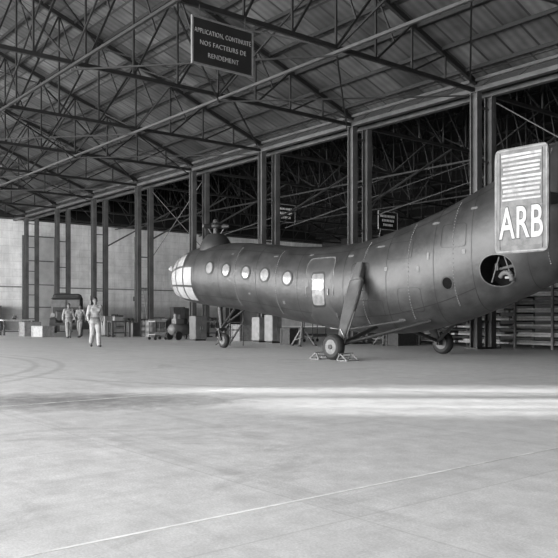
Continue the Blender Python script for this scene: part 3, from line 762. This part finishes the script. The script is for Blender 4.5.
# ---------------------------------------------------------------- truck in the background
pt = Vector(((66-279)/F*45, 45, 0))
tr = thing('truck', 'dark covered truck parked facing the camera at the far left', 'truck', pt, math.radians(14))
b = MB(); b.box((0, 0, 1.12), (1.15, 1.5, .62)); b.build('hood', M['truck'], tr, bevel=.08)
b = MB(); b.box((0, 1.35, 1.45), (1.8, 1.3, 1.5)); b.build('cab', M['truck'], tr, bevel=.1)
for x in (-.42, .42):
    b = MB(); b.box((x, .69, 1.86), (.72, .03, .44)); b.build('windscreen', M['greybox'], tr)
b = MB(); b.box((0, 3.8, 1.75), (1.85, 3.6, 1.5)); b.build('canvas_cover', M['canvas'], tr, bevel=.25)
b = MB(); b.box((0, 3.8, .85), (1.85, 3.7, .3)); b.box((0, 1.2, .62), (.9, 4, .16)); b.build('chassis', M['dark'], tr)
b = MB()
for i in range(9): b.box((-.4+i*.1, -.77, 1.08), (.04, .04, .5))
b.box((0, -.765, 1.08), (.9, .02, .5)); b.build('grille', M['dark'], tr)
for x in (-.72, .72):
    b = MB(); b.lathe([(.06, .12), (.12, .05), (.13, 0), (.11, -.02)], (x, -.66, 1.15), 'y'); b.build('headlamp', M['palebox'], tr, True)
    b = MB(); b.box((x, -.2, .95), (.4, 1.2, .1)); b.box((x, -.72, .8), (.4, .12, .3)); b.build('mudguard', M['truck'], tr, bevel=.04)
    for y in (-.2, 3.9):
        b = MB(); b.lathe([(.2, -.12), (.42, -.12), (.45, -.06), (.45, .06), (.42, .12), (.2, .12)], (x*1.12, y, .45), 'x', 28); b.build('wheel', M['rubber'], tr, True)
b = MB(); b.box((0, -.95, .62), (1.8, .1, .16)); b.build('bumper', M['dark'], tr)

# ---------------------------------------------------------------- floor clutter along the column row
BR = RA+math.pi/2
def crate(px, py, w, d, h, mt, lab, rz=None, p=None):
    p = p or G(px, py)
    t = thing('wooden_crate', lab, 'crate', p, BR if rz is None else rz)
    b = MB(); n = max(2, int(h/.16))
    b.box((0, 0, h/2), (w-.05, d-.05, h-.02))
    for i in range(n): b.box((0, 0, (i+.5)*h/n), (w-.02, d-.02, h/n-.02))
    b.build('box_boards', M[mt], t)
    for x in (-1, 1):
        for y in (-1, 1):
            b = MB(); b.box((x*(w/2-.03), y*(d/2-.03), h/2), (.08, .08, h)); b.build('corner_batten', M[mt], t)
    b = MB(); b.box((0, 0, h+.015), (w+.03, d+.03, .03)); b.build('lid', M[mt], t)
    return t
def drum(px, py, lab, mt='greybox'):
    t = thing('oil_drum', lab, 'drum', G(px, py), 0, 'oil drums by the columns')
    b = MB(); b.lathe([(.28, 0), (.29, .02), (.285, .04), (.285, .28), (.298, .3), (.285, .32), (.285, .57), (.298, .59), (.285, .61), (.285, .85), (.29, .87), (.28, .88)]); b.build('barrel', M[mt], t, True)
    b = MB(); b.lathe([(.265, .87), (.265, .878)]); b.tube((.15, 0, .87), (.15, 0, .9), .04); b.build('drum_head', M['dark'], t)
    return t
def cabinet(px, py, w, d, h, mt, lab, p=None):
    t = thing('tool_cabinet', lab, 'cabinet', p or G(px, py), BR)
    b = MB(); b.box((0, 0, h/2+.04), (w, d, h-.08)); b.build('cabinet_body', M[mt], t, bevel=.015)
    for x in (-1, 1):
        b = MB(); b.box((x*w/4, -d/2-.01, h/2+.04), (w/2-.03, .02, h-.16)); dd = b.build('cabinet_door', M[mt], t)
        b = MB(); b.box((x*.05, -d/2-.035, h*.52), (.02, .03, .14)); b.build('handle', M['alu'], dd)
    b = MB(); b.box((0, 0, .03), (w-.06, d-.06, .06)); b.build('plinth', M['dark'], t)
    return t
def bench(px, py, w, d, h, mt, lab, p=None):
    t = thing('workbench', lab, 'workbench', p or G(px, py), BR)
    b = MB(); b.box((0, 0, h-.04), (w, d, .08)); b.build('bench_top', M[mt], t)
    for x in (-1, 1):
        for y in (-1, 1):
            b = MB(); b.box((x*(w/2-.06), y*(d/2-.06), (h-.08)/2), (.09, .09, h-.08)); b.build('leg', M['wood_d'], t)
    b = MB(); b.box((0, 0, .22), (w-.1, d-.1, .04)); b.build('shelf', M['wood_d'], t)
    return t
def trolley(px, py, lab, w=1.0, d=.6, h=.9, mt='palebox'):
    t = thing('service_trolley', lab, 'trolley', G(px, py), BR)
    for z in (.25, h-.05):
        b = MB(); b.box((0, 0, z), (w, d, .04)); b.box((0, d/2, z+.05), (w, .02, .1)); b.box((0, -d/2, z+.05), (w, .02, .1)); b.build('tray', M[mt], t)
    for x in (-1, 1):
        for y in (-1, 1):
            b = MB(); b.tube((x*(w/2-.03), y*(d/2-.03), .12), (x*(w/2-.03), y*(d/2-.03), h), .02); b.build('leg', M['dark'], t)
            b = MB(); b.lathe([(.04, -.02), (.07, -.02), (.07, .02), (.04, .02)], (x*(w/2-.03), y*(d/2-.03), .07), 'y', 16); b.build('castor', M['rubber'], t)
    b = MB(); b.tube((w/2+.1, -d/2+.03, h+.05), (w/2+.1, d/2-.03, h+.05), .018)
    for y in (-1, 1): b.tube((w/2-.03, y*(d/2-.03), h-.02), (w/2+.1, y*(d/2-.03), h+.05), .018)
    b.build('handle', M['alu'], t)
    return t
def tripod(px, py, h, lab):
    t = thing('tripod_jack', lab, 'jack', G(px, py), .3, 'tripod jacks')
    b = MB(); b.tube((0, 0, .25), (0, 0, h*.75), .07); b.tube((0, 0, h*.75), (0, 0, h), .04); b.lathe([(.08, h), (.1, h+.03), (.05, h+.05)]); b.build('ram', M['greybox'], t, True)
    for a in (0, 2.1, 4.2):
        b = MB(); b.tube((math.cos(a)*.07, math.sin(a)*.07, h*.68), (math.cos(a)*.5, math.sin(a)*.5, .03), .028)
        b.tube((math.cos(a)*.05, math.sin(a)*.05, .3), (math.cos(a)*.4, math.sin(a)*.4, .2), .018); b.build('leg', M['palebox'], t)
        b = MB(); b.lathe([(.08, 0), (.08, .03), (.03, .05)], (math.cos(a)*.5, math.sin(a)*.5, 0)); b.build('foot', M['dark'], t)
    return t
def compressor(px, py, lab):
    t = thing('air_compressor', lab, 'compressor', G(px, py), BR+.2)
    b = MB(); b.lathe([(.05, -.6), (.2, -.56), (.26, -.48), (.26, .48), (.2, .56), (.05, .6)], (0, 0, .48), 'x', 24); b.build('air_tank', M['greybox'], t, True)
    b = MB(); b.box((-.1, 0, .86), (.5, .3, .22)); b.tube((-.25, 0, .95), (-.25, 0, 1.2), .09, n=14); b.tube((.0, 0, .95), (.0, 0, 1.15), .09, n=14); b.build('pump', M['greybox'], t)
    b = MB(); b.tube((.25, -.12, .86), (.25, .12, .86), .14, n=18); b.build('motor', M['dark'], t)
    for y in (-.3, .3):
        b = MB(); b.lathe([(.08, -.04), (.2, -.05), (.2, .05), (.08, .04)], (-.35, y, .2), 'y', 20); b.build('wheel', M['rubber'], t, True)
    b = MB(); b.bar((.4, 0, .02), (.4, 0, .3), .08); b.build('stand_leg', M['dark'], t)
    b = MB(); b.tube((.5, -.2, .6), (.75, -.2, .85), .02); b.tube((.5, .2, .6), (.75, .2, .85), .02); b.tube((.75, -.2, .85), (.75, .2, .85), .02); b.build('handle', M['alu'], t)
def vice(px, py, z, lab):
    p = G(px, py); p.z = z
    t = thing('bench_vice', lab, 'vice', p, BR)
    b = MB(); b.box((0, 0, .05), (.2, .2, .1)); b.box((0, -.06, .16), (.16, .08, .14)); b.build('vice_body', M['dark'], t)
    b = MB(); b.box((0, -.2, .16), (.16, .06, .14)); b.tube((0, -.34, .1), (0, 0, .1), .025); b.tube((-.12, -.33, .1), (.12, -.33, .1), .01); b.build('jaw', M['greybox'], t)
def toolbox(px, py, z, lab, mt='greybox', p=None):
    if p is None: p = G(px, py)
    p.z = z
    t = thing('toolbox', lab, 'toolbox', p, BR)
    b = MB(); b.box((0, 0, .11), (.5, .24, .22)); b.build('box_body', M[mt], t, bevel=.01)
    b = MB(); b.box((0, 0, .25), (.51, .25, .06)); b.build('lid', M['dark'], t, bevel=.01)
    b = MB(); b.tube((-.1, 0, .34), (.1, 0, .34), .012); b.tube((-.1, 0, .28), (-.1, 0, .34), .012); b.tube((.1, 0, .28), (.1, 0, .34), .012); b.build('handle', M['alu'], t)
def ladder(p, h, lab):
    t = thing('ladder', lab, 'ladder', p, BR)
    for x in (-.22, .22):
        b = MB(); b.bar((x, -.9, 0), (x, 0, h), .05, .08); b.build('rail', M['palewood'], t)
    for i in range(1, int(h/.3)):
        f = i*.3/h; b = MB(); b.tube((-.22, -.9*(1-f), h*f), (.22, -.9*(1-f), h*f), .018, n=8); b.build('rung', M['palewood'], t)
bench(17, 335.2, 1.8, .7, .9, 'palewood', 'pale topped workbench at the far left beside the end wall')
vice(14, 335.2, .9, 'dark bench vice on the pale topped workbench at far left')
crate(30, 336.2, .9, .8, .75, 'wood', 'wooden crate on the floor left of the truck')
crate(43, 336.9, .8, .8, .55, 'palewood', 'low pale crate just left of the truck', BR+.35)
cabinet(108, 336.4, .7, .6, 1.1, 'palebox', 'pale two door cabinet right of the walking man')
bench(119, 337.0, 1.1, .6, .85, 'wood_d', 'dark workbench between the pale cabinet and the grey crate')
toolbox(118, 337.0, .85, 'pale toolbox on the dark workbench right of the walking man', 'palebox')
crate(134, 336.4, .6, .5, .7, 'greybox', 'grey crate right of the dark workbench', BR+.25)
drum(146, 336.8, 'dark oil drum left of the trolley', 'dark'); drum(151, 337.4, 'grey oil drum against the trolley')
trolley(157.5, 339.8, 'pale service trolley on castors right of the oil drums', .6)
compressor(179.5, 339.8, 'wheeled air compressor with a grey tank left of the helicopter nose')
cabinet(198, 340.6, .6, .5, 1.1, 'greybox', 'grey two door cabinet below the helicopter nose')
bench(209, 337.3, 1.4, .6, .85, 'wood', 'wooden workbench seen below the cockpit behind the nose wheel')
crate(242, 341, .7, .6, .7, 'wood', 'wooden crate seen under the fuselage behind the nose wheel')
cabinet(260, 342.2, .5, .5, 1.05, 'palebox', 'narrow pale cabinet seen under the forward fuselage')
cabinet(273, 343.0, .5, .5, 1.15, 'palebox', 'taller pale cabinet seen under the forward fuselage')
crate(289, 344.6, .5, .45, .6, 'wood_d', 'dark wooden crate seen under the cabin windows', BR+.2)
tripod(302, 346, .9, 'tripod jack with pale legs seen under the cabin door')
trolley(315, 342.0, 'grey trolley seen under the cabin door', .8, mt='greybox')
tripod(384, 345, .7, 'short tripod jack on the floor behind the near main wheel')
crate(402, 345.5, 1.1, .6, .5, 'wood_d', 'long dark crate seen under the middle of the fuselage')
for (D, kind, mt, lab) in ((14.6, 'b', 'wood_d', 'long dark bench against the end wall at the far left edge'), (16.6, 'k', 'wood_d', 'dark crate against the end wall left of the tall door'),
        (19.0, 'c', 'greybox', 'grey locker against the end wall left of the tall door'), (25.6, 'c', 'wood_d', 'dark locker against the end wall right of the tall door'),
        (29.6, 'b', 'wood', 'wooden bench against the end wall behind the walking man'), (33.2, 'k', 'wood', 'wooden crate against the end wall, right of the wall pipes'),
        (35.4, 'c', 'greybox', 'grey locker against the end wall, right of the wall pipes'), (38.2, 'b', 'wood_d', 'dark bench against the end wall towards the nose'), (41.5, 'c', 'dark', 'dark locker against the end wall nearest the nose')):
    p = W(SF+.75, D)
    if kind == 'b': bench(0, 0, 2.4, .8, .95, mt, lab, p)
    elif kind == 'k': crate(0, 0, 1.2, .9, 1.0, mt, lab, None, p)
    else: cabinet(0, 0, 1.2, .7, 1.9, mt, lab, p)
toolbox(0, 0, .95, 'dark toolbox on the wooden bench against the end wall', 'dark', W(SF+.75, 29.2))
ladder(W(SF+.22, 31.0+.0, 0)+n_*1.0, 3.6, 'pale wooden ladder leaning on the end wall behind the walking man')
t = thing('step_stand', 'small metal step stand behind the nose wheel', 'step stand', G(230, 345.5), RA)
for i in range(3):
    b = MB(); b.box((i*.28-.28, 0, .3+i*.28), (.26, .6, .03)); b.build('tread', M['alu'], t)
for y in (-.3, .3):
    b = MB(); b.bar((-.5, y, 0), (.42, y, .9), .04, .06); b.build('side_rail', M['dark'], t)
    b = MB(); b.tube((.42, y, 0), (.42, y, 1.5), .02); b.build('post', M['dark'], t)
# lumber rack under the tail
RS, RD, RL = -16.1, 22.75, 11.2
NTI, SPC = 8, .27
TN = ['lowest', 'second', 'third', 'fourth', 'fifth', 'sixth', 'seventh', 'top']
rk = thing('storage_rack', 'long wooden rack of stacked boards under the helicopter tail', 'rack', W(RS, RD), RA)
for i in range(9):
    for y in (-.55, .55):
        b = MB(); b.box((-RL/2+.05+i*(RL-.1)/8, y, 1.14), (.07, .07, 2.28)); b.build('upright', M['wood'], rk)
    for j in range(NTI):
        b = MB(); b.box((-RL/2+.05+i*(RL-.1)/8, 0, .11+j*SPC), (.06, 1.02, .05)); b.build('cross_bearer', M['wood_d'], rk)
for i in range(NTI):
    z0 = .136+i*SPC
    for kx in range(5):
        st = (RL-.1)/5
        for j in range(2):
            w = random.uniform(st-.12, st-.03) if j == 0 else random.uniform(st*.5, st-.05)
            h = .075
            b = MB(); b.box((0, 0, h/2), (w, random.uniform(.8, .98), h-.01))
            o = b.build('board', M[random.choice(['rackwood', 'rackwood2', 'rackwood', 'wood'])], None, loc=W(RS-RL/2+.05+(kx+.5)*st+random.uniform(-.01, .01), RD+random.uniform(-.03, .0), z0+j*.075), rz=RA)
            tag(o, '%s board stack layer on the %s tier of the rack, %s along from the left' % (('lower', 'upper')[j], TN[i], ORD[kx]), 'board', 'boards stored on the rack')

# ---------------------------------------------------------------- light
w = bpy.data.worlds.new('World'); SC.world = w; w.use_nodes = True
w.node_tree.nodes['Background'].inputs[0].default_value = (.8, .8, .8, 1); w.node_tree.nodes['Background'].inputs[1].default_value = .7
def area(name, loc, aim, sx, sy, e):
    l = bpy.data.lights.new(name, 'AREA'); l.shape = 'RECTANGLE'; l.size = sx; l.size_y = sy; l.energy = e
    o = bpy.data.objects.new(name, l); COL.objects.link(o); o.location = loc
    d = Vector(aim).normalized(); o.rotation_euler = d.to_track_quat('-Z', 'Y').to_euler(); return o
area('open_side_daylight', W(-22, DA-.5, 4.6), n_, 46, 8.5, 21500)
area('open_door_daylight', W(16, -5, 5), -r_, 15, 8, 1600)
area('end_wall_fill', W(-51, DA-.5, 4.0), (n_-.5*r_), 12, 7.5, 9000)  # added fill lamp out of view, brightens the far end wall
sl = bpy.data.lights.new('sun', 'SUN'); sl.energy = 10.0; sl.angle = .035
so = bpy.data.objects.new('sun', sl); COL.objects.link(so)
so.rotation_euler = Vector((-1, .02, -.41)).to_track_quat('-Z', 'Y').to_euler()

cam = bpy.data.cameras.new('camera'); co = bpy.data.objects.new('camera', cam); COL.objects.link(co)
co.location = (0, 0, CH); co.rotation_euler = (math.radians(90), 0, 0)
cam.sensor_width = 36; cam.lens = F/558*36; cam.shift_y = (HZ-279)/558; cam.clip_end = 500
SC.camera = co
